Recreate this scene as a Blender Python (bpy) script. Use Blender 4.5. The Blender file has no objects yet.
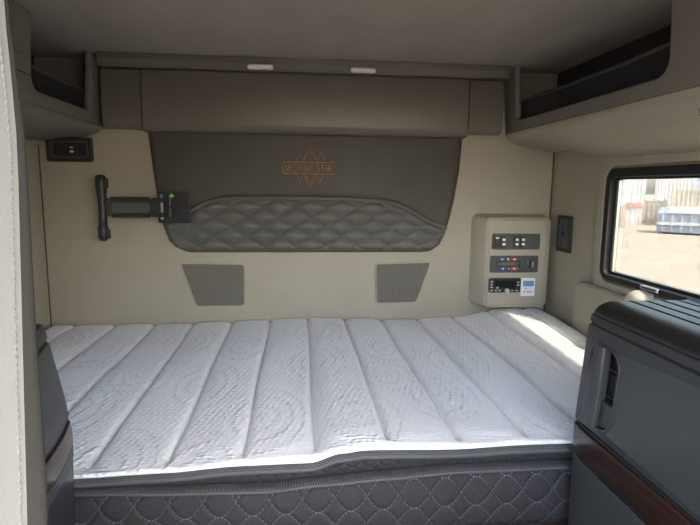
import bpy, bmesh, math, random
from mathutils import Vector, Matrix
random.seed(7)
S = bpy.context.scene
COL = S.collection
PI = math.pi

# ------------------------------------------------------------------ materials
class NT:
    def __init__(s, name):
        s.m = bpy.data.materials.new(name); s.m.use_nodes = True
        s.t = s.m.node_tree; s.t.nodes.clear()
        s.out = s.n('ShaderNodeOutputMaterial')
        s.b = s.n('ShaderNodeBsdfPrincipled')
        s.t.links.new(s.b.outputs[0], s.out.inputs[0])
    def n(s, typ, **kw):
        nd = s.t.nodes.new(typ)
        for k, v in kw.items(): setattr(nd, k, v)
        return nd
    def l(s, a, b): s.t.links.new(a, b)
    def math(s, op, a, b=None, c=None):
        nd = s.n('ShaderNodeMath', operation=op)
        for i, v in enumerate((a, b, c)):
            if v is None: continue
            if isinstance(v, (int, float)): nd.inputs[i].default_value = v
            else: s.l(v, nd.inputs[i])
        return nd.outputs[0]
    def coords(s, scale=(1, 1, 1), loc=(0, 0, 0), rot=(0, 0, 0)):
        tc = s.n('ShaderNodeTexCoord'); mp = s.n('ShaderNodeMapping')
        mp.inputs['Scale'].default_value = scale
        mp.inputs['Location'].default_value = loc
        mp.inputs['Rotation'].default_value = rot
        s.l(tc.outputs['Object'], mp.inputs['Vector'])
        return mp.outputs[0]
    def noise(s, vec, scale, detail=3, rough=.55):
        nd = s.n('ShaderNodeTexNoise')
        nd.inputs['Scale'].default_value = scale
        nd.inputs['Detail'].default_value = detail
        nd.inputs['Roughness'].default_value = rough
        s.l(vec, nd.inputs['Vector'])
        return nd.outputs['Fac']
    def ramp(s, fac, stops):
        r = s.n('ShaderNodeValToRGB')
        e = r.color_ramp.elements
        while len(e) < len(stops): e.new(.5)
        for el, (p, c) in zip(e, stops):
            el.position = p; el.color = (*c, 1)
        s.l(fac, r.inputs[0])
        return r.outputs[0]
    def bump(s, h, strength=.3, dist=.002):
        b = s.n('ShaderNodeBump')
        b.inputs['Strength'].default_value = strength
        b.inputs['Distance'].default_value = dist
        s.l(h, b.inputs['Height']); s.l(b.outputs[0], s.b.inputs['Normal'])

def mat(name, col, rough=.5, var=.08, grain=300, bstr=.15, bdist=.001, metal=0, spec=.5, vscale=4, coat=0, stretch=(1, 1, 1)):
    t = NT(name)
    t.b.inputs['Roughness'].default_value = rough
    t.b.inputs['Metallic'].default_value = metal
    t.b.inputs['Specular IOR Level'].default_value = spec
    t.b.inputs['Coat Weight'].default_value = coat
    v = t.coords(stretch)
    f = t.noise(v, vscale, 4)
    c0 = tuple(max(0, x * (1 - var)) for x in col); c1 = tuple(min(1, x * (1 + var)) for x in col)
    t.l(t.ramp(f, [(.3, c0), (.7, c1)]), t.b.inputs['Base Color'])
    if bstr: t.bump(t.noise(v, grain, 3), bstr, bdist)
    return t.m

M = {}
M['wall'] = mat('beige_moulded_plastic', (.355, .318, .252), .55, .05, 700, .12, .0008)
M['wall_shelf'] = mat('taupe_moulded_plastic', (.175, .162, .142), .5, .05, 600, .12, .0008)
M['ceil'] = mat('grey_headliner_fabric', (.36, .322, .275), .95, .08, 900, .5, .001, stretch=(1, .35, 1), vscale=6)
M['padgrey'] = mat('taupe_vinyl', (.140, .125, .103), .36, .07, 500, .25, .001)
M['leather'] = mat('charcoal_leather', (.068, .061, .051), .5, .10, 420, .30, .001, spec=.3)
M['leather_q'] = mat('charcoal_quilted_leather', (.098, .0955, .089), .45, .10, 420, .25, .001, spec=.35)
M['black'] = mat('black_plastic', (.018, .018, .019), .38, .1, 800, .12, .0005)
M['blackgloss'] = mat('satin_black_plastic', (.016, .0165, .0175), .38, .1, 900, .10, .0004)
M['rubber'] = mat('black_rubber', (.012, .012, .012), .6, .1, 500, .1)
M['dgrey'] = mat('dark_grey_plastic', (.065, .065, .065), .45, .08, 800, .12, .0005)
M['grey'] = mat('cabinet_grey', (.048, .050, .052), .42, .05, 900, .12, .0005)
M['greyband'] = mat('cabinet_mid_grey', (.036, .0375, .039), .42, .05, 900, .12, .0005)
M['greydark'] = mat('cabinet_dark_panel', (.026, .029, .034), .35, .05, 900, .1, .0005)
M['lightgrey'] = mat('light_grey_plastic', (.45, .45, .44), .4, .05, 800, .1)
M['alu'] = mat('brushed_aluminium', (.55, .54, .50), .35, .08, 400, .1, metal=.8, stretch=(1, 1, .1))
M['chrome'] = mat('chrome', (.75, .75, .75), .15, .02, 100, 0, metal=1)
M['lens'] = mat('frosted_lamp_lens', (.88, .85, .78), .35, .04, 300, .1)
M['cream'] = mat('cream_plastic', (.62, .57, .47), .4, .04, 500, .08)
M['face'] = mat('beige_fascia', (.38, .342, .27), .5, .04, 700, .1)
M['white'] = mat('white_card', (.82, .84, .84), .5, .03, 300, .03)
M['blue'] = mat('sky_blue_print', (.10, .33, .62), .45, .1, 300, .03)
M['navy'] = mat('blue_button', (.06, .07, .42), .4, .1, 300, .03)
M['red'] = mat('red_button', (.62, .06, .07), .4, .1, 300, .03)
M['ink'] = mat('grey_print', (.25, .27, .30), .6, .1, 300, 0)
M['mark'] = mat('white_print', (.80, .80, .78), .5, .03, 300, 0)
M['green'] = mat('level_green', (.25, .75, .12), .3, .1, 200, 0)
M['orange'] = mat('orange_thread', (.55, .22, .115), .7, .15, 900, .2)
M['screen'] = mat('dark_display', (.012, .014, .014), .15, .1, 200, 0)
M['lcd'] = mat('grey_display', (.16, .16, .14), .25, .1, 200, 0)
M['darkwood'] = mat('dark_board', (.020, .014, .012), .5, .2, 200, .2, stretch=(1, 8, 8))
M['carpet'] = mat('dark_carpet', (.045, .043, .04), .95, .25, 700, .8, .003)
M['curtain'] = mat('cream_curtain', (.175, .170, .153), .85, .04, 900, .35, .0008, stretch=(1, 1, .4))
M['binding'] = mat('taupe_curtain_binding', (.026, .0245, .021), .9, .12, 700, .4, .001)
M['thread'] = mat('white_thread', (.24, .235, .215), .8, .04, 900, .1)
M['net'] = mat('black_netting', (.014, .014, .014), .7, .1, 300, .1)
M['band'] = mat('black_elastic', (.045, .042, .04), .8, .1, 300, .1)
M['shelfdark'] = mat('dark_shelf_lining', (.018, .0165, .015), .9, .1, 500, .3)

def wood():
    t = NT('mahogany_trim'); t.b.inputs['Roughness'].default_value = .28
    v = t.coords((14, 1.2, 16), (0, 0, 0), (0, 0, 0))
    f = t.noise(v, 3.0, 6, .65)
    t.l(t.ramp(f, [(.3, (.008, .0035, .003)), (.5, (.026, .010, .007)), (.72, (.055, .022, .014))]), t.b.inputs['Base Color'])
    t.b.inputs['Coat Weight'].default_value = .3
    return t.m
M['wood'] = wood()

def mattress_top():
    t = NT('white_knit_ticking'); t.b.inputs['Roughness'].default_value = .85
    t.b.inputs['Sheen Weight'].default_value = .15
    v = t.coords()
    # small woven dimples laid out in slanting rows
    w1 = t.coords((64, 92, 1), rot=(0, 0, .22))
    vo = t.n('ShaderNodeTexVoronoi', feature='F1', voronoi_dimensions='2D')
    vo.inputs['Randomness'].default_value = .38; vo.inputs['Scale'].default_value = 1
    t.l(w1, vo.inputs['Vector'])
    dots = t.math('MULTIPLY', vo.outputs['Distance'], 1.6)
    # large embossed oval swirls
    w2 = t.coords((4.6, 2.6, 1), (.37, .22, 0), (0, 0, .45))
    vb = t.n('ShaderNodeTexVoronoi', feature='F1', voronoi_dimensions='2D')
    vb.inputs['Randomness'].default_value = .45; vb.inputs['Scale'].default_value = 1
    t.l(w2, vb.inputs['Vector'])
    ring = t.math('SINE', t.math('MULTIPLY', vb.outputs['Distance'], 44))
    ring = t.math('POWER', t.math('MULTIPLY_ADD', ring, .5, .5), 2.2)
    near = t.math('LESS_THAN', vb.outputs['Distance'], .46)
    ring = t.math('MULTIPLY', ring, near)
    big = t.noise(v, 5, 2)
    amp = t.math('MULTIPLY_ADD', ring, .7, t.math('MULTIPLY', big, .95))
    h = t.math('MULTIPLY', dots, amp)
    t.bump(h, .85, .0039)
    c = t.noise(v, 260, 2)
    t.l(t.ramp(c, [(.3, (.755, .77, .795)), (.7, (.82, .835, .86))]), t.b.inputs['Base Color'])
    return t.m
M['ticking'] = mattress_top()

def quilt_side(name, base, line, P, lam, off=0):
    t = NT(name); t.b.inputs['Roughness'].default_value = .8
    tc = t.n('ShaderNodeTexCoord'); sp = t.n('ShaderNodeSeparateXYZ'); t.l(tc.outputs['Object'], sp.inputs[0])
    X, Z = sp.outputs[0], sp.outputs[2]
    cs = t.math('MULTIPLY', t.math('COSINE', t.math('MULTIPLY', X, 2 * PI / lam)), P / 2)
    def wave(sign):
        q = t.math('ADD', t.math('ADD', Z, off), cs) if sign > 0 else t.math('SUBTRACT', t.math('ADD', Z, off), cs)
        fr = t.math('FRACT', t.math('DIVIDE', q, P))
        return t.math('ABSOLUTE', t.math('SUBTRACT', fr, .5))      # 0 at the seam
    d = t.math('MINIMUM', wave(1), wave(-1))
    dash = t.math('GREATER_THAN', t.math('SINE', t.math('MULTIPLY', X, 900)), -.6)
    ln = t.math('MULTIPLY', t.math('LESS_THAN', d, .011), dash)
    v = t.coords((500, 500, 60))
    weave = t.noise(v, 1, 3)
    c = t.ramp(weave, [(.25, tuple(x * .55 for x in base)), (.75, tuple(x * 1.5 for x in base))])
    mx = t.n('ShaderNodeMix', data_type='RGBA'); t.l(ln, mx.inputs[0]); t.l(c, mx.inputs[6]); mx.inputs[7].default_value = (*line, 1)
    t.l(mx.outputs[2], t.b.inputs['Base Color'])
    puff = t.math('POWER', t.math('MINIMUM', t.math('MULTIPLY', d, 5), 1), .5)
    t.bump(puff, .6, .006)
    return t.m
M['side'] = quilt_side('charcoal_quilted_ticking', (.018, .0192, .022), (.16, .168, .18), .062, .137, .005)
M['border'] = quilt_side('black_quilted_border', (.026, .028, .031), (.05, .052, .055), .030, .072)

def mesh_tape():
    t = NT('grey_mesh_tape'); t.b.inputs['Roughness'].default_value = .8
    vo = t.n('ShaderNodeTexVoronoi', feature='F1'); vo.inputs['Randomness'].default_value = 0
    vo.inputs['Scale'].default_value = 260
    t.l(t.coords(rot=(.0, .785, 0)), vo.inputs['Vector'])
    t.l(t.ramp(vo.outputs['Distance'], [(.25, (.13, .135, .14)), (.55, (.032, .034, .037))]), t.b.inputs['Base Color'])
    t.bump(vo.outputs['Distance'], .5, .001)
    return t.m
M['tape'] = mesh_tape()

def grille():
    t = NT('perforated_speaker_mesh'); t.b.inputs['Roughness'].default_value = .8; t.b.inputs['Specular IOR Level'].default_value = .15
    vo = t.n('ShaderNodeTexVoronoi', feature='F1'); vo.inputs['Randomness'].default_value = 0
    vo.inputs['Scale'].default_value = 190
    t.l(t.coords((1, .001, 1)), vo.inputs['Vector'])
    t.l(t.ramp(vo.outputs['Distance'], [(.25, (.085, .078, .067)), (.45, (.195, .180, .155))]), t.b.inputs['Base Color'])
    t.bump(vo.outputs['Distance'], .4, .001)
    return t.m
M['grille'] = grille()

def glass():
    t = NT('tinted_window_glass')
    t.t.nodes.remove(t.b)
    tr = t.n('ShaderNodeBsdfTransparent'); tr.inputs[0].default_value = (.72, .72, .70, 1)
    gl = t.n('ShaderNodeBsdfGlossy'); gl.inputs['Roughness'].default_value = .02
    fr = t.n('ShaderNodeFresnel'); fr.inputs[0].default_value = 1.45
    mx = t.n('ShaderNodeMixShader'); t.l(t.math('MULTIPLY', fr.outputs[0], .5), mx.inputs[0]); t.l(tr.outputs[0], mx.inputs[1]); t.l(gl.outputs[0], mx.inputs[2])
    t.l(mx.outputs[0], t.out.inputs[0])
    return t.m
M['glass'] = glass()

def sand():
    t = NT('sandy_yard'); t.b.inputs['Roughness'].default_value = .95
    v = t.coords()
    f = t.noise(v, .35, 6, .6); g = t.noise(t.coords((.3, 2.2, 1), rot=(0, 0, .6)), .8, 4)
    s = t.math('MULTIPLY_ADD', f, .6, t.math('MULTIPLY', g, .4))
    t.l(t.ramp(s, [(.3, (.20, .165, .12)), (.5, (.255, .215, .162)), (.7, (.305, .262, .205))]), t.b.inputs['Base Color'])
    t.bump(t.noise(v, 12, 5), .5, .05)
    return t.m
M['sand'] = sand()
def corr(name, col, s=9):
    return mat(name, col, .6, .15, 40, .2, .02, vscale=1.2)
M['o_blue'] = corr('faded_blue_steel', (.21, .245, .29))
M['o_blue2'] = corr('pale_blue_steel', (.33, .365, .40))
M['o_white'] = corr('white_steel', (.42, .42, .42))
M['o_rust'] = corr('rusty_steel', (.32, .26, .22))
M['o_red'] = corr('faded_red_paint', (.36, .21, .17))
M['o_tan'] = corr('tan_steel', (.36, .33, .28))
M['o_dark'] = corr('dark_steel', (.10, .10, .11))

# ------------------------------------------------------------------ mesh helpers
ORI = {}
def new_obj(name, bm, m, parent=None, smooth=False, bevel=0, seg=2, subsurf=0, origin=None):
    bmesh.ops.remove_doubles(bm, verts=bm.verts, dist=1e-6)
    bmesh.ops.recalc_face_normals(bm, faces=bm.faces)
    root = parent
    while root is not None and root.parent is not None: root = root.parent
    if root is not None: o3 = Vector(ORI.get(root.name, root.location))
    else:
        if origin is None:
            xs = [v.co for v in bm.verts]
            mn = [min(c[i] for c in xs) for i in range(3)]; mxx = [max(c[i] for c in xs) for i in range(3)]
            origin = ((mn[0] + mxx[0]) / 2, (mn[1] + mxx[1]) / 2, mn[2])
        o3 = Vector(origin)
    bmesh.ops.translate(bm, verts=bm.verts, vec=-o3)
    me = bpy.data.meshes.new(name); bm.to_mesh(me); bm.free()
    if smooth:
        for p in me.polygons: p.use_smooth = True
    me.materials.append(M[m] if isinstance(m, str) else m)
    ob = bpy.data.objects.new(name, me); COL.objects.link(ob)
    if parent is not None: ob.parent = parent
    else:
        ob.location = o3; ORI[ob.name] = tuple(o3)
    if bevel:
        b = ob.modifiers.new('bevel', 'BEVEL'); b.width = bevel; b.segments = seg; b.limit_method = 'ANGLE'; b.angle_limit = math.radians(38)
        for p in me.polygons: p.use_smooth = True
        b.harden_normals = True
    if subsurf:
        s = ob.modifiers.new('smooth', 'SUBSURF'); s.levels = s.render_levels = subsurf
    return ob

def thing(name, loc, label, cat, group=None):
    o = bpy.data.objects.new(name, None); COL.objects.link(o); o.location = loc
    o.empty_display_size = .05
    ORI[o.name] = tuple(loc)
    o['label'] = label; o['category'] = cat
    if group: o['group'] = group
    return o
def tag(o, label, cat, group=None):
    o['label'] = label; o['category'] = cat
    if group: o['group'] = group
    return o
def struct(o): o['kind'] = 'structure'; return o

def box(bm, x0, x1, y0, y1, z0, z1):
    v = [bm.verts.new(p) for p in ((x0, y0, z0), (x1, y0, z0), (x1, y1, z0), (x0, y1, z0), (x0, y0, z1), (x1, y0, z1), (x1, y1, z1), (x0, y1, z1))]
    for f in ((0, 3, 2, 1), (4, 5, 6, 7), (0, 1, 5, 4), (1, 2, 6, 5), (2, 3, 7, 6), (3, 0, 4, 7)):
        bm.faces.new([v[i] for i in f])
def B(*boxes):
    bm = bmesh.new()
    for b in boxes: box(bm, *b)
    return bm
def grid(bm, rows, closed_u=False, closed_v=False):
    vs = [[bm.verts.new(p) for p in r] for r in rows]
    R, C = len(vs), len(vs[0])
    for i in range(R if closed_v else R - 1):
        for j in range(C if closed_u else C - 1):
            bm.faces.new((vs[i][j], vs[i][(j + 1) % C], vs[(i + 1) % R][(j + 1) % C], vs[(i + 1) % R][j]))
    return vs
def rrect(u0, u1, v0, v1, r, n=6):
    if not isinstance(r, (tuple, list)): r = (r,) * 4          # lower-left, lower-right, upper-right, upper-left
    out = []
    for (cu, cv, a0, rr) in ((u0 + r[0], v0 + r[0], PI, r[0]), (u1 - r[1], v0 + r[1], 1.5 * PI, r[1]), (u1 - r[2], v1 - r[2], 0, r[2]), (u0 + r[3], v1 - r[3], .5 * PI, r[3])):
        for k in range(n + 1):
            a = a0 + .5 * PI * k / n
            out.append((cu + rr * math.cos(a), cv + rr * math.sin(a)))
    return out
def frame(bm, mp, outer, inner, d0, d1):
    n = len(outer)
    loops = [[bm.verts.new(mp(u, v, d)) for (u, v) in lp] for lp, d in ((outer, d0), (inner, d0), (inner, d1), (outer, d1))]
    for a in range(4):
        A, Bq = loops[a], loops[(a + 1) % 4]
        for j in range(n):
            bm.faces.new((A[j], A[(j + 1) % n], Bq[(j + 1) % n], Bq[j]))
def plate(bm, mp, loop, d0, d1, loop1=None):
    n = len(loop)
    a = [bm.verts.new(mp(u, v, d0)) for u, v in loop]; b = [bm.verts.new(mp(u, v, d1)) for u, v in (loop1 or loop)]
    bm.faces.new(a); bm.faces.new(b[::-1])
    for j in range(n): bm.faces.new((a[j], a[(j + 1) % n], b[(j + 1) % n], b[j]))
def prism(bm, prof, axis, a, b):
    mp = {'x': lambda u, v, d: (d, u, v), 'y': lambda u, v, d: (u, d, v), 'z': lambda u, v, d: (u, v, d)}[axis]
    plate(bm, mp, prof, a, b)
def tube(bm, pts, r, n=8, cap=True):
    pts = [Vector(p) for p in pts]; rings = []
    for i, p in enumerate(pts):
        t = (pts[min(i + 1, len(pts) - 1)] - pts[max(i - 1, 0)]).normalized()
        up = Vector((0, 0, 1)) if abs(t.z) < .9 else Vector((0, 1, 0))
        a = t.cross(up).normalized(); b = t.cross(a)
        rr = r[i] if isinstance(r, (list, tuple)) else r
        rings.append([bm.verts.new(p + (a * math.cos(2 * PI * k / n) + b * math.sin(2 * PI * k / n)) * rr) for k in range(n)])
    for A, Bq in zip(rings, rings[1:]):
        for k in range(n): bm.faces.new((A[k], A[(k + 1) % n], Bq[(k + 1) % n], Bq[k]))
    if cap: bm.faces.new(rings[0][::-1]); bm.faces.new(rings[-1])
def disc(bm, c, axis, prof, n=24):
    # lathe: prof = [(radius, along)], axis unit vector
    c = Vector(c); ax = Vector(axis).normalized()
    up = Vector((0, 0, 1)) if abs(ax.z) < .9 else Vector((1, 0, 0))
    a = ax.cross(up).normalized(); b = ax.cross(a)
    rings = [[bm.verts.new(c + ax * h + (a * math.cos(2 * PI * k / n) + b * math.sin(2 * PI * k / n)) * max(r, 1e-4)) for k in range(n)] for r, h in prof]
    for A, Bq in zip(rings, rings[1:]):
        for k in range(n): bm.faces.new((A[k], A[(k + 1) % n], Bq[(k + 1) % n], Bq[k]))
    bm.faces.new(rings[0][::-1]); bm.faces.new(rings[-1])
def lerp_tab(tab, x):
    if x <= tab[0][0]: return tab[0][1]
    for (a, fa), (b, fb) in zip(tab, tab[1:]):
        if x <= b:
            t = (x - a) / (b - a); t = t * t * (3 - 2 * t)
            return fa + (fb - fa) * t
    return tab[-1][1]
def lin_tab(tab, x):
    if x <= tab[0][0]: return tab[0][1]
    for (a, fa), (b, fb) in zip(tab, tab[1:]):
        if x <= b: return fa + (fb - fa) * (x - a) / (b - a)
    return tab[-1][1]
def ss(a, b, x):
    t = min(1, max(0, (x - a) / (b - a))); return t * t * (3 - 2 * t)
MY = lambda y: (lambda u, v, d: (u, y - d, v))                # panel on the rear wall, d towards the cab
MX = lambda x, s=1: (lambda u, v, d: (x - s * d, u, v))       # panel on a side wall (u=Y, v=Z)

XL, XR, YB, ZC, YF = -1.01, 1.09, 2.20, 1.828, -1.35

# ------------------------------------------------------------------ the setting
struct(new_obj('floor', B((XL - .06, XR + .06, YF, YB + .06, -.05, 0)), 'carpet'))
bm = bmesh.new()
frame(bm, lambda u, v, d: (u, v, ZC + d), rrect(XL - .06, XR + .06, YF, YB + .06, .001), rrect(-.86, .94, -1.27, -.34, .06), 0, .03)  # unseen roof opening, added to bring sky light onto the mattress top
struct(new_obj('ceiling', bm, 'ceil'))
struct(new_obj('wall_back', B((XL - .06, XR + .06, YB, YB + .06, 0, ZC)), 'wall'))
# right wall with the bunk window and a cab door window, left wall with a cab door window and the added bunk window
WIN = (.90, 1.775, 1.035, 1.422)                              # opening Y0 Y1 Z0 Z1
bm = bmesh.new()
frame(bm, MX(XR, -1), rrect(.45, YB, 0, ZC, .001), rrect(*WIN, .045), 0, .022)
frame(bm, MX(XR, -1), rrect(YF, .45, 0, ZC, .001), rrect(-1.15, .05, .75, 1.70, .08), 0, .05)
struct(new_obj('wall_right', bm, 'wall'))
bm = bmesh.new()
frame(bm, MX(XL, 1), rrect(.45, YB, 0, ZC, .001), rrect(*WIN, .045), 0, .022)
frame(bm, MX(XL, 1), rrect(YF, .45, 0, ZC, .001), rrect(-1.15, .15, .75, 1.70, .08), 0, .05)
struct(new_obj('wall_left', bm, 'wall'))
# the cab's windscreen end
bm = bmesh.new()
frame(bm, MY(YF), rrect(XL - .05, XR + .05, 0, ZC, .001), rrect(XL + .03, XR - .03, 1.14, 1.80, .08), 0, .05)
struct(new_obj('wall_front', bm, 'dgrey'))
# corner gaskets
struct(new_obj('trim_1', B((XR - .006, XR, YB - .004, YB, .5, 1.50)), 'dgrey'))
struct(new_obj('trim_2', B((XL, XL + .004, YB - .004, YB, .5, 1.50)), 'dgrey'))
# ceiling rail over the rear wall
bm = bmesh.new()
prism(bm, [(2.085, ZC), (2.085, 1.806), (2.092, 1.800), (2.10, 1.782), (2.135, 1.782), (2.135, ZC)], 'x', -.735, .835)
struct(new_obj('trim_3', bm, 'padgrey', bevel=.003))
# soft moulded surround standing proud of the right wall round the window
bm = bmesh.new()
frame(bm, MX(XR), rrect(WIN[0] - .05, WIN[1] + .05, WIN[2] - .055, WIN[3] + .05, .07, 8), rrect(WIN[0] - .006, WIN[1] + .006, WIN[2] - .006, WIN[3] + .006, .05, 8), 0, .014)
struct(new_obj('trim_4', bm, 'wall', bevel=.009, seg=4))
bm = bmesh.new()
plate(bm, MX(XR), rrect(1.02, 1.915, .50, 1.005, .05, 8), 0, .030)
struct(new_obj('trim_5', bm, 'wall', bevel=.022, seg=5))

# the bunk window and its added left twin: frame, bead, pane, channel, clip, latch
def bunk_window(name, X, sg):
    mp = MX(X, sg)
    def bx(d0, d1, y0, y1, z0, z1):
        a, b = X - sg * d0, X - sg * d1
        return B((min(a, b), max(a, b), y0, y1, z0, z1))
    bm = bmesh.new(); frame(bm, mp, rrect(*WIN, .045, 8), rrect(WIN[0] + .03, WIN[1] - .026, WIN[2] + .020, WIN[3] - .030, .02, 8), -.022, .016)
    wf = struct(new_obj(name, bm, 'rubber', bevel=.004))
    bm = bmesh.new(); frame(bm, mp, rrect(WIN[0] + .028, WIN[1] - .024, WIN[2] + .018, WIN[3] - .028, .022, 8), rrect(WIN[0] + .038, WIN[1] - .036, WIN[2] + .030, WIN[3] - .038, .014, 8), -.022, -.006)
    new_obj('glazing_bead', bm, 'black', wf, bevel=.002)
    bm = bmesh.new(); plate(bm, mp, rrect(WIN[0] + .03, WIN[1] - .03, WIN[2] + .024, WIN[3] - .03, .01, 4), -.019, -.016)
    new_obj('pane', bm, 'glass', wf)
    new_obj('channel', bx(-.004, -.014, WIN[1] - .048, WIN[1] - .034, WIN[2] + .03, WIN[3] - .04), 'alu', wf, bevel=.002)
    new_obj('clip', bx(-.001, -.015, WIN[1] - .046, WIN[1] - .030, 1.293, 1.299), 'black', wf)
    lt = new_obj('latch', bx(.012, .021, 1.455, 1.535, 1.042, 1.055), 'lightgrey', wf, bevel=.002)
    new_obj('latch_slot', bx(.0205, .0225, 1.462, 1.528, 1.0455, 1.0515), 'dgrey', lt)
bunk_window('window_1', XR, 1)
bunk_window('window_added', XL, -1)  # unseen left window, added to brighten the right wall

# ------------------------------------------------------------------ padded strip above the headboard
def strip(name, x0, x1, zb, dy, label):
    prof = [(2.135 + dy, 1.782), (2.128 + dy, 1.74), (2.124 + dy, 1.66)]
    for k in range(9):
        a = PI / 2 * k / 8
        prof.append((2.124 + dy + .035 * (1 - math.cos(a)), zb + .035 - .035 * math.sin(a)))
    prof += [(2.199, zb + .004), (2.199, 1.782)]
    bm = bmesh.new(); prism(bm, prof, 'x', x0, x1)
    return tag(new_obj(name, bm, 'padgrey', bevel=.004, seg=3), label, 'wall panel', 'vinyl panels along the top of the rear wall')
strip('padded_panel', -.592, .682, 1.552, 0, 'long taupe vinyl panel across the rear wall above the dark headboard')
strip('padded_panel', -.743, -.596, 1.562, .008, 'short taupe vinyl panel beside the small left-hand overhead shelf')
strip('padded_panel', .686, .828, 1.568, .008, 'short taupe vinyl panel beside the long right-hand overhead shelf')

# ------------------------------------------------------------------ headboard
XLZ = [(1.076, -.44), (1.083, -.465), (1.10, -.502), (1.125, -.527), (1.2, -.551), (1.31, -.567), (1.41, -.578), (1.56, -.592)]
XRZ = [(1.076, .525), (1.085, .565), (1.11, .60), (1.15, .62), (1.21, .638), (1.30, .657), (1.42, .674), (1.56, .682)]
def smooth_tab(tab, x, h=.05): return sum(lin_tab(tab, x + h * (q / 4 - 1)) for q in range(9)) / 9
QT = [(-.56, 1.19), (-.46, 1.235), (-.39, 1.288), (-.31, 1.310), (-.1, 1.313), (.2, 1.312), (.36, 1.302), (.43, 1.288), (.53, 1.225), (.63, 1.185)]
hb = thing('headboard', (.045, 2.199, 1.076), 'dark charcoal leather headboard pad with a diamond quilted lower band and orange stitched emblem', 'headboard')
def edge_d(x, z):
    a, b = lin_tab(XLZ, z), lin_tab(XRZ, z)
    return min(x - a, b - x, z - 1.0755)
def pad_y(x, z, base):
    e = max(0, edge_d(x, z))
    return 2.199 - base * min(1, math.sqrt(min(1, e / .028) * (2 - min(1, e / .028))) if e < .028 else 1)
bm = bmesh.new(); rows = []
for i in range(61):
    z = 1.076 + (1.5508 - 1.076) * i / 60
    a, b = lin_tab(XLZ, z), lin_tab(XRZ, z); r = []
    for j in range(101):
        t = j / 100; t = .5 - .5 * math.cos(PI * t) if False else t
        t = t + (.0 if 0 else 0)
        s = 2 * t - 1; s = math.copysign(1 - (1 - abs(s)) ** 1.35, s)
        x = (a + b) / 2 + (b - a) / 2 * s
        wr = .0018 * math.sin(x * 9 + z * 21) * ss(1.55, 1.35, z)
        r.append((x, pad_y(x, z, .022) + wr * (1 if edge_d(x, z) > .03 else 0), z))
    rows.append(r)
vs = grid(bm, rows)
back = [[(p[0], 2.1995, p[2]) for p in r] for r in (rows[0], rows[-1])]
new_obj('leather_panel', bm, 'leather', hb, smooth=True)
bm = bmesh.new(); rows = []
NZ, NX = 84, 330
for i in range(NZ + 1):
    r = []
    for j in range(NX + 1):
        s = 2 * j / NX - 1
        # bottom row fits the pad's rounded outline
        x0 = -.56 + 1.20 * j / NX
        zt = smooth_tab(QT, x0)
        z = 1.0785 + (zt - 1.0785) * i / NZ
        a, b = lin_tab(XLZ, z) + .004, lin_tab(XRZ, z) - .004
        x = min(max(x0, a), b)
        u = (x - .044) / .131 + (z - 1.262) / .078 + .5; w = (x - .044) / .131 - (z - 1.262) / .078 + .5
        q = abs(math.sin(PI * u)) ** .42 * abs(math.sin(PI * w)) ** .42
        e = min(edge_d(x, z), (zt - z) + .0)
        k = ss(.0, .022, edge_d(x, z)) * ss(.013, .030, zt - z)
        hem = .007 * ss(.0, .004, zt - z) * (1 - ss(.013, .018, zt - z))
        y = 2.1995 - .0225 * min(1, math.sqrt(max(0, min(1, (edge_d(x, z) + .002) / .026)))) - .004 * ss(0, .004, zt - z) - (.012 * q * k * (.3 + .7 * ss(-.44, -.40, x))) - hem
        r.append((x, y, z))
    rows.append(r)
grid(bm, rows)
qp = new_obj('quilted_panel', bm, 'leather_q', hb, smooth=True)
bm = bmesh.new()
for dz in (-.006, .004):
    pts = []
    for j in range(121):
        x = -.50 + 1.07 * j / 120
        pts.append((x, 2.1645 if dz < 0 else 2.1755, smooth_tab(QT, x) + dz))
    tube(bm, pts, .0016, 5)
new_obj('top_stitching', bm, 'dgrey', qp)
# emblem: zigzag star points above and below a lettered banner, in orange thread
bm = bmesh.new()
EX, EZ, EY = .046, 1.4235, 2.1755
def st(pts, r=.0016):
    tube(bm, [(EX + a, EY, EZ + b) for a, b in pts], r, 5)
k = .00056
up = [(-98, 50), (-73, 118), (-48, 62), (0, 160), (47, 62), (77, 118), (107, 56)]
dn = [(-93, -50), (-68, -112), (-40, -58), (0, -144), (40, -58), (67, -112), (97, -48)]
for z in (up, dn):
    st([(a * k, b * k) for a, b in z])
    sg = 1 if z is up else -1
    st([(a * k, (b - sg * 26) * k) for a, b in z[1:-1]], .0013)
st([(-190 * k, -42 * k), (178 * k, -42 * k), (178 * k, 40 * k), (-190 * k, 40 * k), (-202 * k, 0), (-190 * k, -42 * k)])
GL = {'W': [[(0, 1), (.25, 0), (.5, .8), (.75, 0), (1, 1)]], 'E': [[(1, 1), (0, 1), (0, 0), (1, 0)], [(0, .5), (.8, .5)]],
      'S': [[(1, 1), (0, 1), (0, .5), (1, .5), (1, 0), (0, 0)]], 'T': [[(0, 1), (1, 1)], [(.5, 1), (.5, 0)]],
      'R': [[(0, 0), (0, 1), (1, 1), (1, .5), (0, .5)], [(.4, .5), (1, 0)]], 'N': [[(0, 0), (0, 1), (1, 0), (1, 1)]],
      'A': [[(0, 0), (.5, 1), (1, 0)], [(.25, .4), (.75, .4)]]}
word = 'WESTERN STAR'; cw = 340 * k / len(word); x = -176 * k
for ch in word:
    for ln in GL.get(ch, []):
        st([(x + a * cw * .70, (-22 + 44 * b) * k) for a, b in ln], .0014)
    x += cw
new_obj('stitched_emblem', bm, 'orange', hb)

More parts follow.
